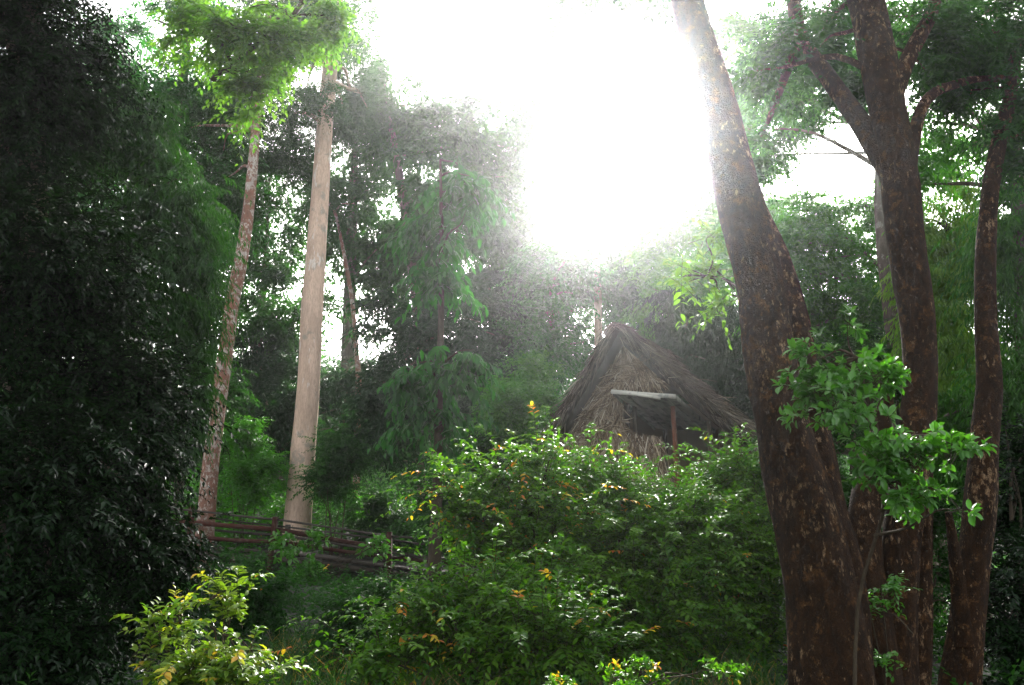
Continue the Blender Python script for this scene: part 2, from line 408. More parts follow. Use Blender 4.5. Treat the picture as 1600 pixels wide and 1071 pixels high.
def crown_mesh(mb, ells, kind, cover, clump=.28, spc=10, accent=0, ln=None, up=0.0, tw=None, outer=.42, flatc=.6, twr=.004, sprig=0, slen=(5, 13)):
    o = dict(KINDS[kind]); L = ln or o.pop('ln'); o.pop('ln', None)
    ratio, k, SL, shape = o.pop('ratio'), o.pop('k'), o.pop('SL'), o.pop('shape')
    centers = []
    for c, r in ells:
        N = 1.45 * cover * math.pi * r[0] * r[2] / (.30 * L * L * ratio)
        ns = max(3, int(N / k)); nc = max(2, int(ns / spc))
        u = nrm(rng.normal(0, 1, (nc, 3))); rad = rng.uniform(0, 1, (nc, 1)) ** outer
        cc = c + u * rad * r * .92
        cc = cc[cc[:, 2] > gz(cc[:, 0], cc[:, 1]) + .05] if (cc[:, 2] > gz(cc[:, 0], cc[:, 1]) + .05).any() else cc
        centers.append(cc); nc = len(cc)
        w_ = rng.gamma(2.2, 1, nc); idx = rng.choice(nc, ns, p=w_ / w_.sum())
        cr = 1.2 * clump * float(np.mean(r)) * rng.uniform(.6, 1.3, (nc, 1))
        off = rng.normal(0, 1, (ns, 3)) * np.array([1, 1, flatc]) * cr[idx] * .6
        oo = cc[idx] + off
        dd = nrm((cc[idx] - c) / r) * .6 + off / np.maximum(cr[idx], .01) * .7 + rng.normal(0, .45, (ns, 3)) + UP * up
        SLm = L * SL * rng.uniform(.6, 1.2, ns)
        oo = oo - nrm(dd) * SLm[:, None] * .5
        keep = oo[:, 2] > gz(oo[:, 0], oo[:, 1]) - .05
        oo, dd, SLm = oo[keep], dd[keep], SLm[keep]
        if len(oo) == 0: continue
        sprays(mb, oo, dd, SLm, k, L, ratio, shape, accent=accent, **o)
        if tw is not None: twig_strips(tw, oo, dd, SLm, o.get('droop', .3), twr)
    if sprig:     # long shoots standing out of the outline
        for c, r in ells:
            u = nrm(rng.normal(0, 1, (sprig, 3)) * [1, .8, 1] + [0, -.2, .55])
            oo = c + u * r * rng.uniform(.75, .98, (sprig, 1)); dd = nrm(u * .8 + UP * .55 + rng.normal(0, .4, (sprig, 3)))
            keep = oo[:, 2] > gz(oo[:, 0], oo[:, 1]); oo, dd = oo[keep], dd[keep]
            if not len(oo): continue
            SLm = L * rng.uniform(*slen, len(oo)); o2 = dict(o); o2['droop'] = .5; o2['jit'] = .35
            sprays(mb, oo, dd, SLm, 18, L, ratio, shape, accent=accent * 3, **o2)
            if tw is not None: twig_strips(tw, oo, dd, SLm, .5, twr)
    return np.concatenate(centers)


def limbs(mb, frm, cens, n, r0, sides=6):
    """tapering arched limbs from points of a trunk path to clump centres"""
    frm = np.asarray(frm, float)
    pick = rng.choice(len(cens), min(n, len(cens)), replace=False)
    for c in cens[pick]:
        low = frm[frm[:, 2] < c[2] + .2]
        cand = low if len(low) else frm[:1]
        a = cand[np.argmin(np.linalg.norm(cand - c, axis=1) + rng.uniform(0, .8, len(cand)))]
        d = c - a; L = np.linalg.norm(d)
        m1 = a + d * .35 + UP * L * .10 + rng.normal(0, .05 * L, 3); m2 = a + d * .7 + UP * L * .07 + rng.normal(0, .05 * L, 3)
        r = min(r0, .03 * L + .01)
        mb.tube([a, m1, m2, c], [r, r * .7, r * .45, r * .15], sides, 3)


def plant(name, label, cat, ells, kind, cover, leaf, bark='twig', path=None, radii=None, group=None, nl=14, rl=.06,
          stems=0, sides=8, rough=0.0, sub=4, crown='crown', base=None, twigs=False, ground_base=True, **kw):
    """a tree or shrub: trunk (with its limbs) and crown as parts"""
    if path is not None: path = np.asarray(path, float)
    c0 = np.mean([c for c, r in ells], axis=0)
    if path is None:
        b = np.array([c0[0], c0[1], 0.]) if base is None else np.array([base[0], base[1], 0.]); b[2] = float(gz(b[0], b[1])) - .1
        top = c0 + UP * .3
        path = np.array([b, b * .6 + top * .4 + rng.normal(0, .12, 3), top])
        radii = [rl * 1.6, rl * 1.2, rl * .5]
    elif ground_base:
        b = path[0].copy(); g = float(gz(b[0], b[1])) - .15
        if b[2] > g + .05:
            d = (path[0] - path[1]); b = b + d * min(1.0, (b[2] - g) / max(.1, abs(d[2]))) * .6; b[2] = g
            path = np.vstack([b, path]); radii = [radii[0] * 1.12] + list(radii)
    root = empty(name, tuple(path[0]), label, cat, group)
    loc = path[0]
    cm = MB(); tk = MB()
    tw = tk if twigs else None
    cens = crown_mesh(cm, ells, kind, cover, tw=tw, **kw)
    dense = []
    for a, b in zip(path[:-1], path[1:]):
        for t in np.linspace(0, 1, 6): dense.append(a + (b - a) * t)
    dense = np.array(dense)
    if stems:
        for _ in range(stems):
            c = cens[rng.integers(len(cens))]; b = loc + np.array([rng.normal(0, .15), rng.normal(0, .15), 0])
            m = b + (c - b) * .45 + UP * .25 * np.linalg.norm(c - b) * .5
            tk.tube([b, m, c], [rl * .8, rl * .5, .006], 5, 4)
            dense = np.vstack([dense, m[None], (m + c)[None] / 2])
    else:
        tk.tube(path, radii, sides, sub, rough)
    if nl: limbs(tk, dense[len(dense) // 3:], cens[cens[:, 1] > 5.2], nl, rl)
    tk.build('stems' if stems else 'trunk', M[bark], root, smooth=True, loc=loc)
    if cm.n: cm.build(crown, M[leaf], root, loc=loc)
    return root


def pp(*a):
    """path of (px,py,Y) points"""
    return np.array([P(*q) for q in a])


def wr(width_px, Y):  # radius in metres of something width_px wide at Y
    return width_px * Y / FPX / 2


# ================================================================== the hut
hut_ap = P(974, 520, 19.0); HA = math.radians(-28)
hx = np.array([math.cos(HA), math.sin(HA), 0]); hy = np.array([-math.sin(HA), math.cos(HA), 0])
hb = np.array([hut_ap[0], hut_ap[1], float(gz(hut_ap[0], hut_ap[1]))])
hut = empty('thatched_hut', tuple(hb), 'weathered palm-thatched gabled hut standing above the bushes', 'hut', rz=HA)
AZ = hut_ap[2] - hb[2]          # ridge height above origin
WL, WR, DEP = 1.5, 2.48, 2.7   # half widths and depth
EL, ER = AZ - 2.15, AZ - 2.3    # eave heights (right one hangs lower)


def blades(mb, o, d, ln, wd, nr, sag, seg=3):
    """thin curved dry leaflets"""
    Mn = len(o); d = nrm(d); x = nrm(np.cross(nr, d))
    t = np.linspace(0, 1, seg + 1)
    c = o[:, None] + d[:, None] * (ln[:, None] * t)[..., None] + sag[:, None] * (ln[:, None] * t * t)[..., None]
    wv = np.array([.6, 1, .75, .1])[:seg + 1]
    v = np.stack([c - x[:, None] * (wd[:, None] * wv)[..., None] / 2, c + x[:, None] * (wd[:, None] * wv)[..., None] / 2], 2)
    f = []
    for k in range(seg): f.append([2 * k, 2 * k + 1, 2 * k + 3, 2 * k + 2])
    f = (np.arange(Mn)[:, None, None] * (2 * (seg + 1)) + np.asarray(f)[None]).reshape(-1, 4)
    a = np.zeros((Mn, 3)); a[:, 0] = np.clip(rng.beta(1.0, 1.5, Mn), 0, 1)
    mb.add(v.reshape(-1, 3), None, f, np.repeat(a, 2 * (seg + 1), axis=0))


def slope_pts(sx, s, y):
    """point on a roof slope: s 0 at the ridge to 1 at the eave, y along the ridge; gently sagging"""
    W, E = (WL, EL) if sx < 0 else (WR, ER)
    z = AZ + (E - AZ) * (s ** .93)
    z = z - .10 * np.sin(np.clip(y / DEP, 0, 1) * math.pi)
    return np.stack([sx * W * s * np.ones_like(y), y, z], -1)


roofs = []
for sx in (-1, 1):
    W, E = (WL, EL) if sx < 0 else (WR, ER)
    mb = MB()
    down = nrm(np.array([sx * W, 0, E - AZ])); nr0 = nrm(np.array([sx * (AZ - E), 0, W]))
    Ls = math.hypot(W, AZ - E)
    rows = int(Ls / .16)
    for rI in range(rows):
        m_ = 420
        s = (rI + rng.uniform(-.3, .3, m_)) / rows; s = np.clip(s, 0, 1); y = rng.uniform(-.6 if sx < 0 else -.2, DEP, m_)
        o = slope_pts(sx, s, y) + nr0 * rng.uniform(.02, .11, m_)[:, None]
        d = down + rng.normal(0, .16, (m_, 3)) * [1, 1.6, 1] + nr0 * rng.uniform(-.02, .16, m_)[:, None]
        blades(mb, o, d, rng.uniform(.3, .62, m_), rng.uniform(.012, .03, m_), nr0 + rng.normal(0, .4, (m_, 3)), np.tile([0, 0, -.12], (m_, 1)) * rng.uniform(.2, 1.6, (m_, 1)))
    # verge fringe along the gable side
    m_ = 600
    s = rng.uniform(0, 1, m_); y = rng.uniform(-.5, -.30, m_) + (.22 if sx > 0 else -.18)
    o = slope_pts(sx, s, y) + nr0 * rng.uniform(-.10, .09, m_)[:, None]
    d = down * .9 + np.array([0, -.25, -.12]) + rng.normal(0, .22, (m_, 3))
    blades(mb, o, d, rng.uniform(.12, .5 if sx < 0 else .24, m_), rng.uniform(.01, .028, m_), nr0 + rng.normal(0, .5, (m_, 3)), np.tile([0, 0, -.35 if sx < 0 else -.15], (m_, 1)) * rng.uniform(.2, 1.5, (m_, 1)))
    # eave fringe
    m_ = 1100
    y = rng.uniform(-.45 if sx < 0 else -.1, DEP, m_); o = slope_pts(sx, np.full(m_, .97), y)
    blades(mb, o, down + rng.normal(0, .2, (m_, 3)), rng.uniform(.2, .6, m_), rng.uniform(.012, .028, m_), nr0 + rng.normal(0, .5, (m_, 3)), np.tile([0, 0, -.6], (m_, 1)) * rng.uniform(.3, 1.3, (m_, 1)))
    r_ = mb.build('roof_slope', M['thatch_roof'], hut)
    # thick under layer
    mb = MB(); ss = np.linspace(0, .97, 8); yy = np.linspace(-.58 if sx < 0 else -.18, DEP - .05, 10)
    S_, Y_ = np.meshgrid(ss, yy); top = slope_pts(sx, S_.ravel(), Y_.ravel()); bot = top - nr0 * .17
    top = top + rng.normal(0, .012, top.shape); k = len(top)
    ii = (np.arange(9)[:, None] * 8 + np.arange(7)[None]).ravel()
    q = np.stack([ii, ii + 1, ii + 9, ii + 8], -1)
    rim = []
    for a_ in range(7): rim += [[a_, a_ + 1, k + a_ + 1, k + a_], [72 + a_, 73 + a_, k + 73 + a_, k + 72 + a_]]
    for a_ in range(9): rim += [[a_ * 8, a_ * 8 + 8, k + a_ * 8 + 8, k + a_ * 8], [a_ * 8 + 7, a_ * 8 + 15, k + a_ * 8 + 15, k + a_ * 8 + 7]]
    mb.add(np.vstack([top, bot]), None, np.vstack([q, q[:, ::-1] + k, np.array(rim)]))
    mb.build('under_layer', M['thatch_in'], r_)
    mb = MB()   # rafters
    for y in (.2, .95, 1.7, 2.4):
        a_ = slope_pts(sx, np.array([.02]), np.array([y]))[0] - nr0 * .21; b_ = slope_pts(sx, np.array([.98]), np.array([y]))[0] - nr0 * .21
        mb.tube([a_, (a_ + b_) / 2 + rng.normal(0, .01, 3), b_], [.035, .035, .03], 7, 2)
    mb.build('rafters', M['grey'], hut, smooth=True)
# ridge cap of bent fronds
mb = MB(); m_ = 1500
y = rng.uniform(-.5, DEP, m_); sgn = rng.choice([-1, 1], m_)
o = np.stack([rng.normal(0, .04, m_), y, AZ + .06 - .10 * np.sin(np.clip(y / DEP, 0, 1) * math.pi) + rng.uniform(0, .06, m_)], -1)
d = np.stack([sgn * .7, rng.normal(0, .35, m_), rng.normal(-.15, .25, m_)], -1)
blades(mb, o, d, rng.uniform(.2, .5, m_), rng.uniform(.015, .035, m_), UP + rng.normal(0, .4, (m_, 3)), np.tile([0, 0, -.7], (m_, 1)) * rng.uniform(.6, 1.2, (m_, 1)))
mb.tube([[0, -.35, AZ - .02], [0, 2, AZ - .12], [0, DEP, AZ - .02]], [.05, .05, .05], 8, 3)
mb.build('ridge_cap', M['thatch_roof'], hut)


# gable wall: hung palm fronds
def in_gable(x, z):
    return ((x < -.05) | (z > AZ - 1.08)) & np.where(x < 0, z < AZ - .22 + (x / WL) * (AZ - EL), z < AZ - .22 - (x / WR) * (AZ - ER))


mb = MB()
zb = AZ - 2.7
# fan of long leaflets falling from the apex
m_ = 1500
a_ = rng.uniform(-1, 1, m_); s = rng.uniform(0, .8, m_) ** 1.0
px_ = np.where(a_ < 0, a_ * WL, a_ * WR) * s * .86
pz_ = AZ - .25 - s * 2.0 * (.25 + .75 * np.abs(a_)) - (1 - np.abs(a_)) * s * .9
o = np.stack([px_, rng.uniform(-.10, .02, m_) - .05 * np.sin(s * 3), pz_], -1)
d = np.stack([a_ * .75 + rng.normal(0, .12, m_), rng.normal(-.03, .06, m_), -1 + rng.normal(0, .1, m_)], -1)
kp = (px_ < .0) | (pz_ > AZ - .85); o, d = o[kp], d[kp]; m_ = len(o)
blades(mb, o, d, rng.uniform(.3, .7, m_), rng.uniform(.012, .03, m_), np.tile([0, -1, 0], (m_, 1)) + rng.normal(0, .35, (m_, 3)), rng.normal(0, .12, (m_, 3)))
# fronds: rachis with leaflets
for fi in range(150):
    z = rng.uniform(zb + .2, AZ - .7); t = (AZ - z) / (AZ - EL)
    x = rng.uniform(-WL * min(1, t) * .85, WR * min(1, t) * .8)
    ang = rng.normal(0, .5) + (-.55 if x > .1 else .55) * rng.choice([1, 1, 1, -1]); L = rng.uniform(.6, 1.3)
    dirx = np.array([math.cos(ang) * (1 if rng.uniform() < .5 else -1), 0, math.sin(ang) * .8 - .15]); dirx = nrm(dirx)
    k = 34; tt = np.linspace(0, 1, k)
    yoff = -.04 - .12 * rng.uniform()
    o = np.array([x, yoff, z]) + dirx * (tt * L)[:, None] + np.stack([0 * tt, 0 * tt, -.25 * tt ** 2 * L], -1)
    ok = in_gable(o[:, 0], o[:, 2]) & (o[:, 0] > -WL * 1.0)
    for sg in (-1, 1):
        pr = np.array([-dirx[2], 0, dirx[0]]) * sg
        d = dirx * .6 + pr * .55 + np.array([0, -.05, -.75]) + rng.normal(0, .12, (k, 3))
        oo = o[ok]; dd = d[ok]
        if len(oo): blades(mb, oo, dd, rng.uniform(.2, .45, len(oo)), rng.uniform(.012, .028, len(oo)), np.tile([0, -1, 0], (len(oo), 1)) + rng.normal(0, .35, (len(oo), 3)), rng.normal(0, .15, (len(oo), 3)))
# lower skirt, ragged, open on the right for the entrance
m_ = 1500
x = rng.uniform(-WL * .95, .85, m_); z = rng.uniform(zb + .1, zb + .9, m_) - .3 * (x > 0) - .2 * np.maximum(x, 0)
o = np.stack([x, rng.uniform(-.16, 0, m_), z], -1)
d = np.stack([rng.normal(0, .35, m_) + .15 * x, rng.normal(-.05, .1, m_), -1 + rng.normal(0, .25, m_)], -1)
blades(mb, o, d, rng.uniform(.25, .7, m_), rng.uniform(.012, .03, m_), np.tile([0, -1, 0], (m_, 1)) + rng.normal(0, .4, (m_, 3)), rng.normal(0, .15, (m_, 3)))
gw = mb.build('gable_wall', M['thatch'], hut)
mb = MB()   # backing of packed thatch behind the fronds
outl = [(0, AZ - .2), (WR * .52, AZ - .2 - .52 * (AZ - ER)), (.05, AZ - 1.5), (.05, zb - .1), (-WL * .9, zb - .35), (-WL * .93, EL + .05)]
v = [(a1, .03, b1) for a1, b1 in outl] + [(a1, .12, b1) for a1, b1 in outl]
mb.add(v + [(-.1, .03, AZ - 1.3), (-.1, .12, AZ - 1.3)], [[12, (q + 1) % 6, q] for q in range(6)] + [[13, 6 + q, 6 + (q + 1) % 6] for q in range(6)],
       [[q, (q + 1) % 6, 6 + (q + 1) % 6, 6 + q] for q in range(6)])
mb.build('packed_backing', M['thatch_in'], gw)
# side walls, back wall, floor
mb = MB()
for x0 in (-WL * .86, WR * .80):
    for k in range(300):
        y = rng.uniform(.1, DEP - .3, 8); z0 = (EL if x0 < 0 else ER) + .1
        o = np.stack([np.full(8, x0) + rng.normal(0, .03, 8), y, z0 - rng.uniform(0, .7, 8)], -1)
        if x0 > 0: o[:, 2] += .2
        blades(mb, o, np.tile([0, 0, -1.], (8, 1)) + rng.normal(0, .15, (8, 3)), rng.uniform(.3, .7, 8), rng.uniform(.015, .03, 8), np.tile([1., 0, 0], (8, 1)), rng.normal(0, .1, (8, 3)))
mb.box((-WL * .80, DEP / 2, AZ - 2.55), (.03, 0, 0), (0, DEP / 2 - .3, 0), (0, 0, .62), a=(0.2, 0, 0))
mb.box((.15, DEP - .4, AZ - 2.25), (1.4, 0, 0), (0, .04, 0), (0, 0, .95), a=(.2, 0, 0))
mb.build('side_walls', M['thatch'], hut)
FZ = AZ - 3.45
mb = MB()
for k in range(24):
    x = -WL + .1 + k * .148
    mb.box((x, DEP / 2 - .1, FZ), (.068, 0, 0), (0, DEP / 2 + .1, 0), (0, 0, .018), jit=.004, a=(rng.uniform(), 0, 0))
for y in (0.1, 2.1, DEP - .3): mb.box((.2, y, FZ - .08), (1.95, 0, 0), (0, .05, 0), (0, 0, .055), a=(.3, 0, 0))
mb.build('floor_platform', M['greywood'], hut)
for (x, y, zt, r, mt) in ((1.18, -.42, AZ - 1.72, .05, 'pole'), (1.72, .2, ER + .35, .055, 'grey'), (-1.35, .12, EL + .1, .055, 'grey'), (-1.35, DEP - .5, EL + .1, .055, 'grey'),
                          (1.62, DEP - .5, ER + .35, .055, 'grey'), (.1, .25, AZ - .3, .05, 'grey'), (.1, DEP - .5, AZ - .3, .05, 'grey')):
    mb = MB(); mb.tube([(x, y, -.4), (x + .02, y, zt * .5), (x - .01, y, zt)], [r * 1.1, r, r * .92], 10, 4, .02)
    tag(mb.build('post', M[mt], hut, smooth=True), 'reddish bare pole under the board awning' if mt == 'pole' else None)
# board awning
aA, aB, aC, aD = np.array([.02, -.64, AZ - 1.38]), np.array([1.30, -.68, AZ - 1.58]), np.array([1.34, 1.85, AZ - 2.0]), np.array([.02, 1.85, AZ - 1.85])
mb = MB(); K = 6
for k in range(K):
    f0, f1 = k / K + .008, (k + 1) / K - .008
    p = [aA + (aB - aA) * f0, aA + (aB - aA) * f1, aD + (aC - aD) * f1, aD + (aC - aD) * f0]
    dz = UP * .012 * (k % 2)
    v = [q - UP * .016 + dz for q in p] + [q + UP * .016 + dz for q in p]
    mb.add(v, None, [[3, 2, 1, 0], [4, 5, 6, 7], [0, 1, 5, 4], [1, 2, 6, 5], [2, 3, 7, 6], [3, 0, 4, 7]], np.tile([rng.uniform(), 0, 0], (8, 1)))
aw = mb.build('board_awning', M['board'], hut)
mb = MB()
mb.beam(aA + [-.06, -.03, .015], aB + [.02, -.03, .01], .03, .085)
mb.beam(aA + [.28, -.06, -.045], aA + (aB - aA) * .78 + [0, -.06, -.05], .028, .05)
mb.build('front_board', M['fascia'], aw)
mb = MB(); mb.beam(aB + [.025, 0, -.01], aC + [.025, 0, -.01], .03, .09); mb.beam(aA + [-.03, .02, -.01], aD + [-.03, 0, -.01], .03, .09)
mb.build('side_board', M['board'], aw)

# ================================================================== the walkway
wk = empty('wooden_walkway', tuple(P(450, 880, 21.5)), 'reddish wooden walkway with railings crossing below the pale tree', 'walkway')
wl = np.array(wk.location)


def rail(pts, wd, ht, m, name='rail', lab=None):
    mb = MB(); q = pp(*pts)
    for a, b in zip(q[:-1], q[1:]): mb.beam(a, b, wd, ht)
    tag(mb.build(name, M[m], wk, loc=wl), lab)


YN, YF = 21.0, 22.4
rail([(240, 792, YN + .6), (432, 812, YN), (608, 838, YN - .4), (830, 856, YN - .9)], .05, .045, 'greywood')
rail([(240, 812, YN + .6), (432, 828, YN), (608, 858, YN - .4)], .03, .10, 'redwood')
rail([(240, 838, YN + .6), (432, 847, YN), (608, 872, YN - .4), (830, 893, YN - .9)], .03, .085, 'redwood')
rail([(240, 800, YF + .6), (450, 824, YF), (640, 848, YF - .4), (800, 866, YF - .9)], .045, .04, 'greywood')
rail([(240, 822, YF + .6), (450, 838, YF), (640, 868, YF - .4), (800, 886, YF - .9)], .035, .06, 'greywood')
rail([(240, 862, YN + .6), (432, 873, YN), (608, 896, YN - .4), (830, 922, YN - .9)], .06, .11, 'darkwood', 'edge_beam')
mb = MB()
q0 = pp((240, 860, YN + .65), (432, 871, YN + .05), (608, 894, YN - .35), (830, 920, YN - .85)); q1 = q0 + np.array([.25, 1.35, 0])
for a, b, c, d in zip(q0[:-1], q0[1:], q1[1:], q1[:-1]):
    L = np.linalg.norm(b - a); kk = int(L / .13)
    for i in range(kk):
        f0, f1 = i / kk + .004, (i + 1) / kk - .004
        p = [a + (b - a) * f0, a + (b - a) * f1, d + (c - d) * f1, d + (c - d) * f0]
        v = [x + UP * .075 for x in p] + [x + UP * .105 for x in p]
        mb.add(v, None, [[3, 2, 1, 0], [4, 5, 6, 7], [0, 1, 5, 4], [1, 2, 6, 5], [2, 3, 7, 6], [3, 0, 4, 7]], np.tile([rng.uniform(), 0, 0], (8, 1)))
mb.build('deck', M['darkwood'], wk, loc=wl)
for (x, y, Y, dx) in ((300, 796, YN + .45, 0), (430, 812, YN - .03, -6), (608, 836, YN - .43, 2), (790, 852, YN - .85, 0),
                      (320, 808, YF + .35, 0), (450, 824, YF + .03, 0), (600, 842, YF - .3, 0), (770, 862, YF - .8, 0)):
    t = P(x, y, Y); b = t.copy(); b[0] += dx * Y / FPX; b[2] = float(gz(b[0], b[1])) - .2
    mb = MB(); mb.beam(b, t + UP * .06, .11, .11); mb.build('post', M['redwood' if Y < 21.6 else 'greywood'], wk, loc=wl)

# ================================================================== trees with trunks of their own
# pale tall trunk
pth = pp((466, 808, 24), (474, 700, 24), (482, 600, 24), (488, 480, 24.2), (497, 350, 24.5), (506, 220, 24.8), (516, 100, 25), (526, -10, 25.3), (536, -120, 25.6))
plant('forest_tree', 'tall straight tree with a smooth pale pinkish trunk behind the walkway', 'tree',
      [pell(515, 50, 60, 55, 23.4), pell(505, 150, 38, 35, 23.4), pell(530, 30, 90, 90, 26.5), pell(450, 40, 90, 80, 27), pell(545, 160, 50, 80, 27), pell(600, -80, 120, 70, 25), pell(480, 200, 60, 80, 27.5)], 'small', 2.2, 'forest',
      'pale', pth, [wr(42, 24), wr(38, 24), wr(35, 24), wr(35, 24), wr(31, 24), wr(27, 24.5), wr(25, 25), wr(22, 25), wr(18, 25)],
      sides=24, rough=.012, sub=6, nl=16, rl=.09)
# speckled leaning trunk
pth = pp((322, 815, 22), (332, 700, 22), (347, 590, 22.2), (362, 480, 22.4), (378, 400, 22.6), (390, 310, 23), (400, 200, 23.3), (412, 90, 23.6), (420, 20, 24))
plant('forest_tree', 'slender leaning tree with red-brown trunk speckled white, left of the pale trunk', 'tree',
      [pell(400, 150, 80, 80, 25), pell(330, 200, 90, 80, 25.5), pell(450, 250, 60, 60, 26), pell(360, 290, 60, 50, 25)], 'small', 2.2, 'forest',
      'speck', pth, [wr(w_, 22) for w_ in (28, 25, 24, 23, 22, 19, 16, 13, 9)], sides=18, rough=.025, sub=6, nl=12, rl=.06)
# front leaning trunk, twin stem
pth = pp((1310, 1180, 7), (1302, 1071, 7), (1290, 960, 7.05), (1268, 850, 7.1), (1240, 740, 7.2), (1220, 640, 7.3), (1200, 540, 7.4), (1185, 440, 7.5), (1158, 330, 7.6), (1128, 200, 7.8), (1095, 80, 8), (1070, -20, 8.2), (1050, -120, 8.4))
rr = [wr(w_, 7.3) for w_ in (128, 116, 106, 98, 92, 82, 80, 78, 78, 74, 66, 58, 50)]
t1 = plant('leaning_tree', 'thick brown leaning trunk with orange lichen scars in the right foreground', 'tree',
           [pell(1040, -110, 70, 60, 8.6), pell(1180, -120, 80, 60, 8.4)], 'small', 1.5, 'forest', 'front', pth, rr, sides=56, rough=.034, sub=14, nl=6, rl=.05)
mb = MB()
mb.tube(pp((1345, 1180, 7.3), (1335, 1071, 7.3), (1318, 900, 7.35), (1290, 800, 7.45), (1272, 700, 7.6), (1256, 600, 7.75), (1240, 500, 7.9), (1215, 400, 8.1), (1180, 300, 8.3)), [wr(w_, 7.6) for w_ in (60, 60, 60, 64, 60, 54, 48, 38, 14)], 28, 8, .03)
tag(mb.build('side_stem', M['front'], t1, smooth=True, loc=np.array(t1.location)), 'darker second stem rising behind the main one')
# multi-stem tree
pth = pp((1395, 1180, 8), (1395, 1071, 8), (1398, 950, 8), (1408, 840, 8.05), (1424, 740, 8.1), (1436, 620, 8.2), (1434, 500, 8.3), (1420, 400, 8.4), (1408, 300, 8.5), (1392, 200, 8.6), (1374, 100, 8.7), (1352, 0, 8.9), (1335, -100, 9.1))
t2 = plant('forked_tree', 'many-stemmed brown tree with a broad grey upper trunk beside the leaning one', 'tree',
           [pell(1230, 100, 100, 90, 9.5), pell(1320, 150, 60, 50, 9.8), pell(1450, 60, 80, 90, 9), pell(1300, -60, 140, 60, 9), pell(1190, 240, 35, 60, 9.6), pell(1300, 60, 60, 60, 9.8)], 'small', 1.9, 'forest', 'front', pth,
           [wr(w_, 8.2) for w_ in (88, 72, 60, 56, 54, 52, 54, 60, 62, 62, 64, 66, 60)], sides=48, rough=.034, sub=14, nl=8, rl=.05)
l2 = np.array(t2.location)
for pts, ws, lab in (
        (((1385, 1180, 7.8), (1366, 1000, 7.85), (1352, 880, 7.95), (1352, 780, 8.1), (1372, 690, 8.3), (1388, 600, 8.5)), (70, 60, 50, 44, 32, 20), 'dark left stem of the clump'),
        (((1425, 1180, 8.2), (1438, 1000, 8.2), (1440, 880, 8.3), (1444, 760, 8.3), (1446, 650, 8.3)), (42, 34, 30, 26, 18), 'slim right stem of the clump'),
        (((1405, 290, 8.5), (1350, 200, 8.8), (1300, 130, 9.1), (1252, 60, 9.4), (1236, -30, 9.7)), (46, 36, 32, 30, 24), 'limb rising to the upper left'),
        (((1250, 62, 9.4), (1230, 110, 9.5), (1208, 170, 9.6), (1190, 215, 9.7)), (24, 18, 12, 5), 'short hanging limb'),
        (((1395, 160, 8.6), (1420, 90, 8.7), (1455, 20, 8.8), (1480, -60, 9)), (30, 28, 24, 18), 'limb rising to the upper right'),
        (((1412, 330, 8.5), (1440, 170, 8.7), (1500, 130, 8.9), (1570, 120, 9.1)), (26, 20, 15, 8), 'limb reaching right')):
    mb = MB(); mb.tube(pp(*pts), [wr(w_, 8.4) for w_ in ws], 22, 8, .03)
    tag(mb.build('stem' if 'stem' in lab else 'limb', M['front'], t2, smooth=True, loc=l2), lab)
# right slim tree
pth = pp((1495, 1180, 8.5), (1500, 1071, 8.5), (1510, 980, 8.5), (1522, 880, 8.5), (1532, 780, 8.5), (1538, 680, 8.6), (1545, 600, 8.7), (1540, 500, 8.8), (1540, 400, 8.9), (1548, 300, 9), (1562, 220, 9.1), (1580, 140, 9.2), (1590, 60, 9.3))
t3 = plant('curving_tree', 'slim curving brown tree with a forked stub at the right edge', 'tree',
           [pell(1560, 60, 120, 120, 9.4), pell(1600, 200, 70, 90, 9.2), pell(1500, 130, 70, 60, 9.6)], 'small', 2.8, 'forest', 'front', pth,
           [wr(w_, 8.7) for w_ in (60, 56, 50, 44, 46, 42, 38, 34, 32, 28, 26, 22, 16)], sides=28, rough=.03, sub=8, nl=10, rl=.04)
l3 = np.array(t3.location)
mb = MB(); mb.tube(pp((1508, 1010, 8.4), (1500, 940, 8.4), (1492, 870, 8.35), (1482, 800, 8.3)), [wr(w_, 8.4) for w_ in (30, 24, 19, 10)], 16, 6, .04)
mb.build('stem', M['front'], t3, smooth=True, loc=l3)
mb = MB(); mb.tube(pp((1530, 850, 8.4), (1542, 815, 8.35), (1550, 782, 8.3)), [wr(w_, 8.4) for w_ in (18, 12, 7)], 12, 4, .04)
mb.build('stub', M['front'], t3, smooth=True, loc=l3)
# tiered tree
pth = pp((680, 850, 17), (684, 740, 17), (686, 620, 17.1), (689, 500, 17.2), (690, 380, 17.3), (688, 250, 17.4))
plant('tiered_tree', 'tree with drooping glossy leaves in tiers at the centre left', 'tree',
      [pell(700, 290, 75, 55, 17.4), pell(690, 350, 85, 50, 17.3), pell(690, 430, 72, 42, 17.2), pell(690, 570, 80, 48, 17), pell(645, 585, 50, 35, 16.6), pell(690, 650, 75, 40, 17), pell(700, 712, 45, 25, 16.8)],
      'drooping', 1.9, 'cool', 'twig', pth, [wr(w_, 17) for w_ in (20, 15, 12, 10, 8, 4)], nl=26, rl=.03, clump=.3, spc=4, ln=.27, twigs=True, outer=.6, flatc=.35)
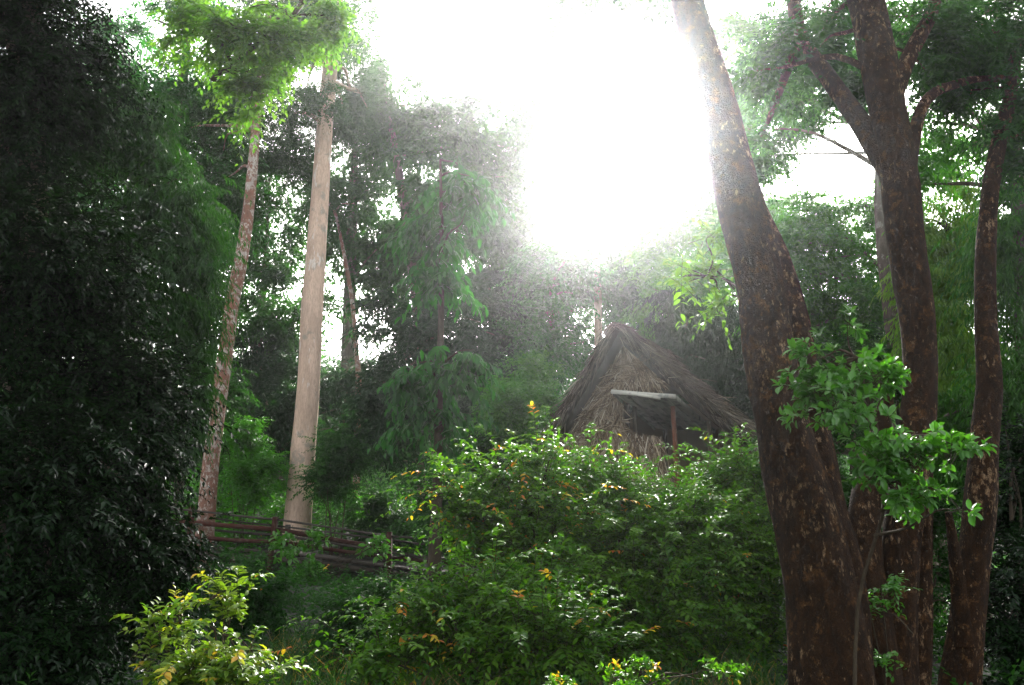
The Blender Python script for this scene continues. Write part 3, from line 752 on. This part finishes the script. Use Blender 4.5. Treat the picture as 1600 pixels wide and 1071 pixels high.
# white trunk behind hut
pth = pp((936, 620, 27), (935, 520, 27), (933, 440, 27), (928, 380, 27.1), (915, 300, 27.2), (893, 210, 27.3), (885, 110, 27.4))
plant('pale_sapling', 'slender whitish trunk rising directly behind the hut ridge', 'tree',
      [pell(970, 450, 40, 45, 27.2), pell(900, 440, 40, 45, 27.2), pell(885, 90, 38, 110, 27.4), pell(850, 210, 40, 60, 27.4), pell(945, 15, 80, 38, 27.4), pell(1045, 20, 60, 45, 27.4), pell(870, 150, 36, 80, 26), pell(900, 30, 60, 40, 26)], 'med', 3.6, 'forest', 'pale', pth, [wr(w_, 27) for w_ in (13, 12, 12, 11, 10, 9, 5)], nl=8, rl=.02)
pth = pp((560, 610, 29), (558, 560, 29), (550, 470, 29), (538, 400, 29.3), (524, 330, 29.6))
plant('thin_tree', 'thin crooked grey tree just right of the pale trunk', 'tree',
      [pell(520, 320, 50, 55, 29.6)], 'small', 1.4, 'forest', 'speck', pth, [wr(w_, 29) for w_ in (10, 8, 7, 6, 4)], nl=6, rl=.03)

# ================================================================== foreground and left masses
plant('dark_tree', 'large leafy tree, leaves coloured near-black as shade, filling the left edge', 'tree',
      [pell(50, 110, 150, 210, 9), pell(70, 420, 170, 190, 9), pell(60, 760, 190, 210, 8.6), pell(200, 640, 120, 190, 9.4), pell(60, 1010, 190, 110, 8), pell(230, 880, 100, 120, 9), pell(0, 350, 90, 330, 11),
       (np.array([-6.2, 7.5, 8.5]), np.array([2.6, 2.4, 1.8])), (np.array([-6.6, 3.6, 5.0]), np.array([2.2, 2.2, 3.2])), (np.array([-5.6, .5, 5.5]), np.array([2.4, 2.2, 2.2]))],  # unseen crowns, added to block light from above and behind left
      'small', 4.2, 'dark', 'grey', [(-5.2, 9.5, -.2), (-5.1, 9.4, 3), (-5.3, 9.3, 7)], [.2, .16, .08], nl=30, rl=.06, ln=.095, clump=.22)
plant('feathery_tree', 'feathery green tree with narrow leaves right of the dark one', 'tree',
      [pell(255, 330, 85, 120, 11), pell(295, 440, 45, 130, 11.2), pell(210, 200, 60, 90, 11), pell(170, 470, 90, 110, 10.5), pell(290, 600, 40, 100, 11)], 'bamboo', 3.6, 'feather', 'grey',
      [P(250, 830, 11.2) * [1, 1, 0] + [0, 0, -.1], P(255, 600, 11.2), P(240, 300, 11.2)], [.09, .07, .03], nl=20, rl=.03, ln=.13, clump=.3)
plant('overhanging_tree', 'yellow-green backlit branches hanging in at the upper left', 'tree',
      [pell(380, 50, 100, 70, 13), pell(400, 140, 60, 50, 13), pell(450, 70, 60, 60, 13.5), pell(310, 30, 70, 50, 13), pell(520, 20, 50, 50, 13.5)], 'ovate', 2.2, 'lime', 'twig',
      [(-10.8, 13.5, .2), (-10.6, 13.6, 6), (-9.8, 13.4, 10.8), (-6.0, 13.2, 11.8), P(465, -20, 13.2), P(410, 62, 13.2), P(330, 125, 13)], [.2, .17, .12, .08, .05, .035, .012], nl=14, rl=.03, ln=.13, twigs=True)
plant('backlit_branch', 'light green leafy tree leaning in left of the thick leaning trunk', 'tree',
      [pell(1095, 375, 45, 35, 9.6), pell(1100, 420, 50, 45, 9.5), pell(1135, 470, 30, 40, 9.4), pell(1075, 440, 26, 20, 9.4)], 'ovate', .9, 'lime', 'twig',
      [(3.2, 9.9, -.1), P(1200, 700, 9.8), P(1175, 500, 9.6), P(1140, 440, 9.5), P(1080, 430, 9.4)], [.04, .035, .025, .014, .006], nl=8, rl=.012, ln=.11, twigs=True)
plant('broadleaf_sapling', 'bright green broad-leaved sapling in front of the forked tree', 'sapling',
      [pell(1340, 570, 75, 55, 6.2), pell(1330, 620, 70, 50, 6.0), pell(1400, 680, 75, 60, 6), pell(1430, 750, 65, 50, 6.1), pell(1370, 760, 50, 40, 6.1), pell(1480, 700, 40, 30, 6.1), pell(1290, 640, 35, 50, 6.2), pell(1320, 500, 22, 14, 6.2), pell(1270, 560, 20, 14, 6.2), pell(1500, 790, 24, 12, 6), pell(1260, 600, 22, 12, 6.2)],
      'rosette', 2.5, 'broad', 'twig', [(2.3, 6.6, -.1), P(1340, 950, 6.6), P(1385, 760, 6.3), P(1340, 560, 6.2)], [.016, .014, .011, .006], nl=26, rl=.012, ln=.105, twigs=True, up=.5, twr=.003)

# main bush: several shrubs in front of the hut
SG = 'shrubs in front of the hut'
for lab, el, ac, cov, nm in (
        ('wide glossy green shrub directly below the hut', [pell(1000, 850, 150, 115, 11), pell(950, 775, 90, 52, 11.2), pell(1070, 800, 90, 42, 11.3), pell(980, 960, 170, 110, 10.5), pell(905, 738, 50, 24, 11.3)], .012, 4.0, 'shrub'),
        ('shrub with yellow tips reaching left toward the walkway railing', [pell(815, 790, 90, 70, 10.5), pell(740, 790, 60, 40, 10.3), pell(850, 860, 110, 90, 10.3), pell(760, 850, 45, 40, 10.2), pell(850, 728, 45, 26, 10.6), pell(705, 790, 28, 14, 10.2), pell(780, 750, 35, 18, 10.4)], .04, 3.2, 'shrub'),
        ('glossy glinting shrub between the hut and the leaning trunk', [pell(1160, 800, 85, 110, 12), pell(1150, 735, 55, 40, 12.2), pell(1170, 930, 90, 120, 11.5)], .012, 4.0, 'shrub'),
        ('low green shrub in the middle with orange tipped shoots', [pell(760, 960, 120, 85, 9), pell(680, 970, 90, 65, 9.2), pell(860, 1010, 130, 80, 8.6), pell(830, 930, 90, 70, 9.5), pell(600, 1020, 70, 40, 8.8)], .025, 3.6, 'shrub')):
    plant(nm, lab, 'shrub', el, 'ovate', cov, 'bush', 'twig', group=SG, stems=12, nl=16, rl=.016, accent=ac, up=.35, twigs=True, clump=.36, spc=5, ln=.088, sprig=18)
plant('shrub', 'pale green round-leaved low shrub at the bottom centre', 'shrub',
      [pell(960, 1050, 60, 32, 6.5), pell(1090, 1055, 55, 35, 6.4), pell(870, 1070, 50, 26, 6.3), pell(1020, 1075, 60, 30, 6.3)], 'rosette', 1.0, 'bush', 'twig', group=SG, stems=8, nl=10, rl=.01, accent=.08, up=.6, twigs=True, ln=.065, twr=.0025)
plant('yellow_sapling', 'yellow-leaved bush at the bottom left', 'shrub',
      [pell(345, 1010, 65, 60, 6.5), pell(280, 1045, 75, 45, 6.4), pell(368, 950, 30, 38, 6.6), pell(240, 990, 35, 40, 6.5), pell(390, 1050, 50, 40, 6.3)], 'ovate', 1.9, 'yellow', 'twig', stems=9, nl=8, rl=.01, accent=.07, up=.7, twigs=True, ln=.08, twr=.0025, sprig=5, slen=(2.5, 5))
plant('yellow_sapling', 'thin upright shoot with orange tip leaves beside the yellow bush', 'sapling',
      [pell(283, 930, 18, 50, 6.8), pell(275, 960, 30, 30, 6.8)], 'ovate', .9, 'yellow', 'twig', stems=3, nl=3, rl=.008, accent=.35, up=.8, twigs=True, ln=.08, twr=.0025)
plant('climbing_plant', 'big heart-leaved green plant climbing the walkway post', 'plant',
      [pell(470, 860, 35, 45, 20.3), pell(460, 920, 40, 40, 20), pell(560, 850, 40, 18, 20)], 'rosette', 1.5, 'broad', 'twig', stems=8, nl=6, rl=.012, up=.2, ln=.2)
plant('climbing_plant', 'small green climber clinging to the forked tree trunk', 'plant',
      [pell(1395, 905, 28, 30, 7.45), pell(1375, 940, 22, 22, 7.4), pell(1392, 1030, 26, 34, 7.3)], 'ovate', 1.0, 'broad', 'twig', stems=3, nl=4, rl=.006, up=.2, ln=.06)
sk = MB()
b0 = P(640, 1075, 7.2); b0[2] = float(gz(b0[0], b0[1]))
for k in range(9):
    a0 = b0 + np.array([rng.normal(0, .12), rng.normal(0, .15), .02]); e0 = a0 + np.array([rng.normal(.25, .35), rng.normal(.1, .2), rng.uniform(.15, .6)])
    sk.tube([a0, (a0 + e0) / 2 + rng.normal(0, .03, 3), e0, e0 + np.array([rng.normal(.12, .05), 0, -.12])], [.006, .005, .004, .001], 5, 3)
tag(sk.build('dry_stalks', M['pole'], loc=b0), 'bent orange-brown dry stalks in the grass at the bottom centre', 'stalks')
for lab, el, lf, kd, cv, kw in (
        ('grey-green small-leaved shrub below the walkway', [pell(600, 955, 90, 55, 11), pell(540, 980, 80, 60, 10.5)], 'forest', 'ovate', 3.4, dict(ln=.07)),
        ('dark low shrub under the left end of the walkway', [pell(400, 930, 90, 60, 12), pell(330, 900, 60, 60, 13)], 'forest', 'small', 3.2, dict(ln=.09)),
        ('leafy green shrub beside the foot of the pale trunk', [pell(520, 745, 45, 45, 22.6), pell(545, 700, 50, 50, 23)], 'forest', 'small', 4, dict(ln=.12)),
        ('light green shrub between the speckled and the pale trunks', [pell(395, 740, 55, 50, 23.5), pell(380, 690, 40, 40, 24)], 'fresh', 'small', 3.6, dict(ln=.12)),
        ('bright green shrub left of the hut', [pell(825, 590, 40, 60, 21.5), pell(790, 640, 60, 60, 20), pell(840, 640, 35, 50, 21)], 'fresh', 'small', 3.6, dict(ln=.12)),
        ('dark low shrub under the railing centre', [pell(640, 840, 90, 40, 23.5), pell(590, 800, 60, 50, 24)], 'forest', 'small', 3.6, dict(ln=.12)),
        ('dark shrub behind the tiered tree foot', [pell(700, 780, 90, 70, 20), pell(770, 720, 60, 60, 20)], 'forest', 'small', 3.6, dict(ln=.12)),
        ('dark ferny shrub between the front trunks', [pell(1340, 850, 50, 140, 11), pell(1465, 880, 40, 160, 12)], 'forest', 'small', 3.0, dict(ln=.10)),
        ('dark leafy shrub in the bottom right corner', [pell(1580, 960, 80, 150, 10), pell(1590, 760, 70, 130, 10.5)], 'dark', 'small', 4.2, dict(ln=.10))):
    plant('shrub', lab, 'shrub', el, kd, cv, lf, 'twig', group='shrubs of the undergrowth', stems=8, nl=8, rl=.02, up=.3, **kw)

# ================================================================== forest trees behind
BG = 'forest trees closing off the clearing'
for lab, el, lf, kd, cv, kw in (
        ('teal-green tree with sky showing through at the upper left', [pell(310, 150, 110, 90, 26), pell(210, 200, 90, 120, 25), pell(330, 290, 90, 110, 26), pell(170, 60, 70, 70, 26), pell(300, -10, 90, 50, 26), pell(120, 300, 90, 200, 22)], 'cool', 'med', 2.6, {}),
        ('tall dark tree behind the speckled trunk', [pell(420, 310, 90, 130, 34), pell(440, 470, 90, 120, 33), pell(360, 400, 60, 120, 34)], 'forest', 'med', 2.1, {}),
        ('tall hazy tree just right of the pale trunk top', [pell(580, 220, 70, 100, 32), pell(575, 330, 75, 100, 32), pell(620, 440, 80, 110, 31), pell(560, 130, 45, 70, 32), pell(525, 370, 40, 55, 33), pell(500, 300, 30, 60, 33)], 'forest', 'med', 2.6, {}),
        ('hazy grey-green tree top left of the big sky gap', [pell(670, 240, 90, 80, 30), pell(750, 250, 80, 75, 31), pell(670, 350, 90, 90, 30), pell(760, 350, 90, 90, 31), pell(640, 180, 70, 60, 30), pell(830, 220, 45, 80, 31), pell(740, 190, 90, 60, 30), pell(600, 130, 40, 60, 30)], 'forest', 'med', 3.0, {}),
        ('hazy dark tree crown under the left sky gap', [pell(790, 290, 65, 120, 33), pell(810, 400, 90, 110, 33), pell(850, 400, 60, 70, 33)], 'forest', 'med', 3.2, {}),
        ('mid-green tree behind and left of the hut', [pell(860, 450, 90, 85, 27), pell(830, 540, 90, 80, 26), pell(895, 540, 50, 50, 28)], 'cool', 'med', 3.4, {}),
        ('far tree crown right of the whitish trunk', [pell(985, 410, 80, 80, 36), pell(1000, 480, 90, 90, 35), pell(900, 420, 70, 80, 36)], 'forest', 'med', 3.2, {}),
        ('light green round tree left of the thick leaning trunk', [pell(1060, 370, 85, 80, 28), pell(1110, 330, 70, 90, 28), pell(1040, 460, 80, 70, 27), pell(1120, 440, 80, 80, 27), pell(1190, 380, 80, 90, 27), pell(1100, 270, 50, 70, 28), pell(1050, 310, 60, 50, 28), pell(990, 350, 60, 40, 29)], 'fresh', 'med', 3.0, {}),
        ('dark narrow-leaved tree behind the hut roof', [pell(1110, 520, 100, 70, 25), pell(1140, 600, 90, 80, 24.5), pell(1060, 500, 50, 60, 25)], 'deep', 'bamboo', 3.6, dict(ln=.22)),
        ('light green bushy tree between the leaning and forked trunks', [pell(1290, 400, 100, 85, 17), pell(1230, 450, 80, 100, 17), pell(1350, 460, 80, 100, 16.5), pell(1300, 520, 90, 80, 17), pell(1290, 345, 110, 55, 17.5), pell(1390, 330, 50, 70, 17)], 'fresh', 'med', 2.8, dict(ln=.12)),
        ('green tree right behind the broad-leaved sapling', [pell(1320, 600, 90, 110, 15), pell(1260, 700, 60, 110, 15)], 'forest', 'small', 3.4, {}),
        ('yellow-green bamboo-leaved tree between the two rightmost trunks', [pell(1490, 370, 75, 100, 14), pell(1490, 520, 75, 120, 13.5), pell(1450, 450, 50, 120, 14)], 'yellowgreen', 'bamboo', 2.8, dict(ln=.15)),
        ('dark green bamboo-leaved tree beyond the right edge trunk', [pell(1590, 400, 80, 150, 12), pell(1590, 620, 80, 140, 12), pell(1500, 680, 70, 110, 13)], 'fresh', 'bamboo', 3.2, dict(ln=.15)),
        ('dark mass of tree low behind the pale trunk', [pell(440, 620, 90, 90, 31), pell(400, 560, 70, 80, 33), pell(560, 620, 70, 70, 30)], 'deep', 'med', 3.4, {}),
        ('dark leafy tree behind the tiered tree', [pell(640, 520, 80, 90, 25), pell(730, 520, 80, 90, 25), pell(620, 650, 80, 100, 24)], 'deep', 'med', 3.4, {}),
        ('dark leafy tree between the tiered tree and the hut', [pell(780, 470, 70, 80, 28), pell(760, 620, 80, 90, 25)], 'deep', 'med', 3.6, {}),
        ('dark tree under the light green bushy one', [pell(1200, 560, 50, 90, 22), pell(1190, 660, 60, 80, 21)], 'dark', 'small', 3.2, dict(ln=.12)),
        ('dark forest tree low at the far left behind the dark tree', [pell(300, 620, 80, 120, 26), pell(300, 480, 60, 100, 28)], 'forest', 'med', 3.0, {}),
        ('overhead leafy crown at the top right corner', [pell(1490, 120, 100, 90, 12), pell(1450, 230, 60, 70, 12), pell(1570, 220, 80, 80, 12), pell(1560, 20, 100, 80, 12), pell(1440, 20, 80, 60, 12)], 'fresh', 'med', 2.0, dict(ln=.11)),
        ('light green hanging canopy filling between the leaning and forked trunks', [pell(1165, 230, 50, 90, 15), pell(1235, 120, 90, 70, 15), pell(1330, 130, 60, 60, 15), pell(1160, 70, 50, 60, 15), pell(1450, 260, 50, 60, 15), pell(1390, 60, 70, 60, 15)], 'fresh', 'small', 2.0, dict(ln=.11, bx=P(1425, 600, 15)[0], nl=5)),
        ('hazy leafy crown behind the leaning trunk top', [pell(1170, 150, 60, 60, 18), pell(1160, 270, 40, 80, 18), pell(1250, 150, 70, 70, 18), pell(1240, 40, 80, 60, 18), pell(1330, 60, 80, 90, 18), pell(1130, 60, 40, 50, 18), pell(1200, 220, 60, 50, 18), pell(1420, 250, 50, 60, 18), pell(1150, 190, 50, 60, 17), pell(1000, 10, 60, 40, 17), pell(930, 20, 60, 30, 17), pell(1040, 30, 50, 40, 17)], 'forest', 'med', 2.0, dict(ln=.13, bx=P(1425, 600, 18)[0], tx=P(1400, 60, 18)[0], nl=6))):
    c0 = np.mean([c for c, r in el], axis=0); b = np.array([c0[0], c0[1], float(gz(c0[0], c0[1])) - .2])
    tp = max((c for c, r in el), key=lambda c: c[2])
    H = tp[2] - b[2]; r0 = .018 * H + .04
    pth = np.array([b, b * .66 + tp * .34 + rng.normal(0, .15, 3), b * .3 + tp * .7 + rng.normal(0, .15, 3), tp])
    kw = dict(kw)
    if 'tx' in kw: pth[:, 0] = np.linspace(kw.pop('bx'), kw.pop('tx'), 4)
    if 'bx' in kw: pth[:, 0] = pth[:, 0] * [0, .3, .7, 1] + kw.pop('bx') * np.array([1, .7, .3, 0])
    if kd == 'med' and 'ln' not in kw: kw['ln'] = .27 if c0[1] > 28 else .19
    kw.setdefault('clump', .24); kw.setdefault('flatc', .4)
    plant('forest_tree', lab, 'tree', el, kd, cv, lf, 'grey', pth, [r0, r0 * .8, r0 * .55, r0 * .2], group=BG, nl=kw.pop('nl', 16), rl=.05, **kw)

# far wood and undergrowth, uncountable
mb = MB(); els = []
for x in np.linspace(-34, 34, 24):
    for y in (40, 48):
        h = 5.5 + rng.uniform(-1, 1)
        els.append((np.array([x + rng.normal(0, 1), y, float(gz(x, y)) + h * .35]), np.array([2.6, 2.0, h * .6])))
crown_mesh(mb, els, 'med', 2.6, ln=.26, clump=.35)
tag(mb.build('far_wood', M['forest']), 'distant dark wood low behind the clearing', 'wood', kind='stuff')

mb = MB(); n_ = 10000
x = rng.uniform(-16, 16, n_); y = rng.uniform(5.2, 34, n_) ; keep = np.abs(x) < y * .62 + 1.5; x, y = x[keep], y[keep]
keep = ~((y > 20.2) & (y < 22.8) & (x < .8) & (x > -9)); x, y = x[keep], y[keep]
h = rng.uniform(.1, .55, len(x)) * (1 + (y > 22) * .8)
o = np.stack([x, y, gz(x, y) + 0 * h], -1)
d = UP * 1.1 + rng.normal(0, .5, o.shape)
sprays(mb, o, d, h * 1.6, 14, .11, .45, 'dia', droop=.3, accent=.01)
tag(mb.build('undergrowth', M['forest']), 'leafy green undergrowth covering the ground', 'undergrowth', kind='stuff')

mb = MB(); n_ = 3600
x = rng.uniform(-15, 12, n_); y = rng.uniform(22.8, 36, n_)
h = rng.uniform(.3, 1.1, n_); o = np.stack([x, y, gz(x, y)], -1)
sprays(mb, o, UP + rng.normal(0, .5, o.shape), h * 1.5, 14, .19, .42, 'dia', droop=.4)
tag(mb.build('undergrowth', M['fresh']), 'light green leafy undergrowth on the bank beyond the walkway', 'undergrowth', kind='stuff')

mb = MB(); n_ = 16000
x = rng.uniform(-3.2, 2.6, n_); y = rng.uniform(4.6, 13, n_)
o = np.stack([x, y, gz(x, y) - .02], -1); d = UP + rng.normal(0, .28, o.shape)
ln_ = rng.uniform(.25, .6, n_); x_ = nrm(np.cross(d, rng.normal(0, 1, o.shape))); tt = np.linspace(0, 1, 4)
c = o[:, None] + nrm(d)[:, None] * (ln_[:, None] * tt)[..., None] + (rng.normal(0, .3, (n_, 3)) * [1, 1, 0] - UP * .15)[:, None] * (ln_[:, None] * tt ** 2)[..., None]
wv = .007 * np.array([1, .9, .6, .08])
v = np.stack([c - x_[:, None] * wv[None, :, None], c + x_[:, None] * wv[None, :, None]], 2)
f = (np.arange(n_)[:, None, None] * 8 + np.array([[0, 1, 3, 2], [2, 3, 5, 4], [4, 5, 7, 6]])[None]).reshape(-1, 4)
a = np.zeros((n_, 3)); a[:, 0] = rng.uniform(0, 1, n_); a[:, 1] = (rng.uniform(0, 1, n_) < .12) * rng.uniform(.3, 1, n_)
mb.add(v.reshape(-1, 3), None, f, np.repeat(a, 8, axis=0))
tag(mb.build('grass', M['grass']), 'long grass between the shrubs at the bottom centre', 'grass', kind='stuff')

# ================================================================== haze: thin volume that also imitates lens glare
mh = bpy.data.materials.new('haze'); mh.use_nodes = True
n = mh.node_tree.nodes; l = mh.node_tree.links; n.remove(n['Principled BSDF'])
pv = n.new('ShaderNodeVolumePrincipled'); pv.inputs['Color'].default_value = (.95, .97, 1, 1)
pv.inputs['Density'].default_value = .0012; pv.inputs['Anisotropy'].default_value = .95
l.new(pv.outputs[0], n['Material Output'].inputs['Volume'])
mb = MB(); mb.box((0, 25, 13.5), (91, 0, 0), (0, 86, 0), (0, 0, 16.0))
hz = mb.build('haze', mh); tag(hz, 'thin bright mist standing in for lens glare over the clearing', 'haze', kind='stuff')
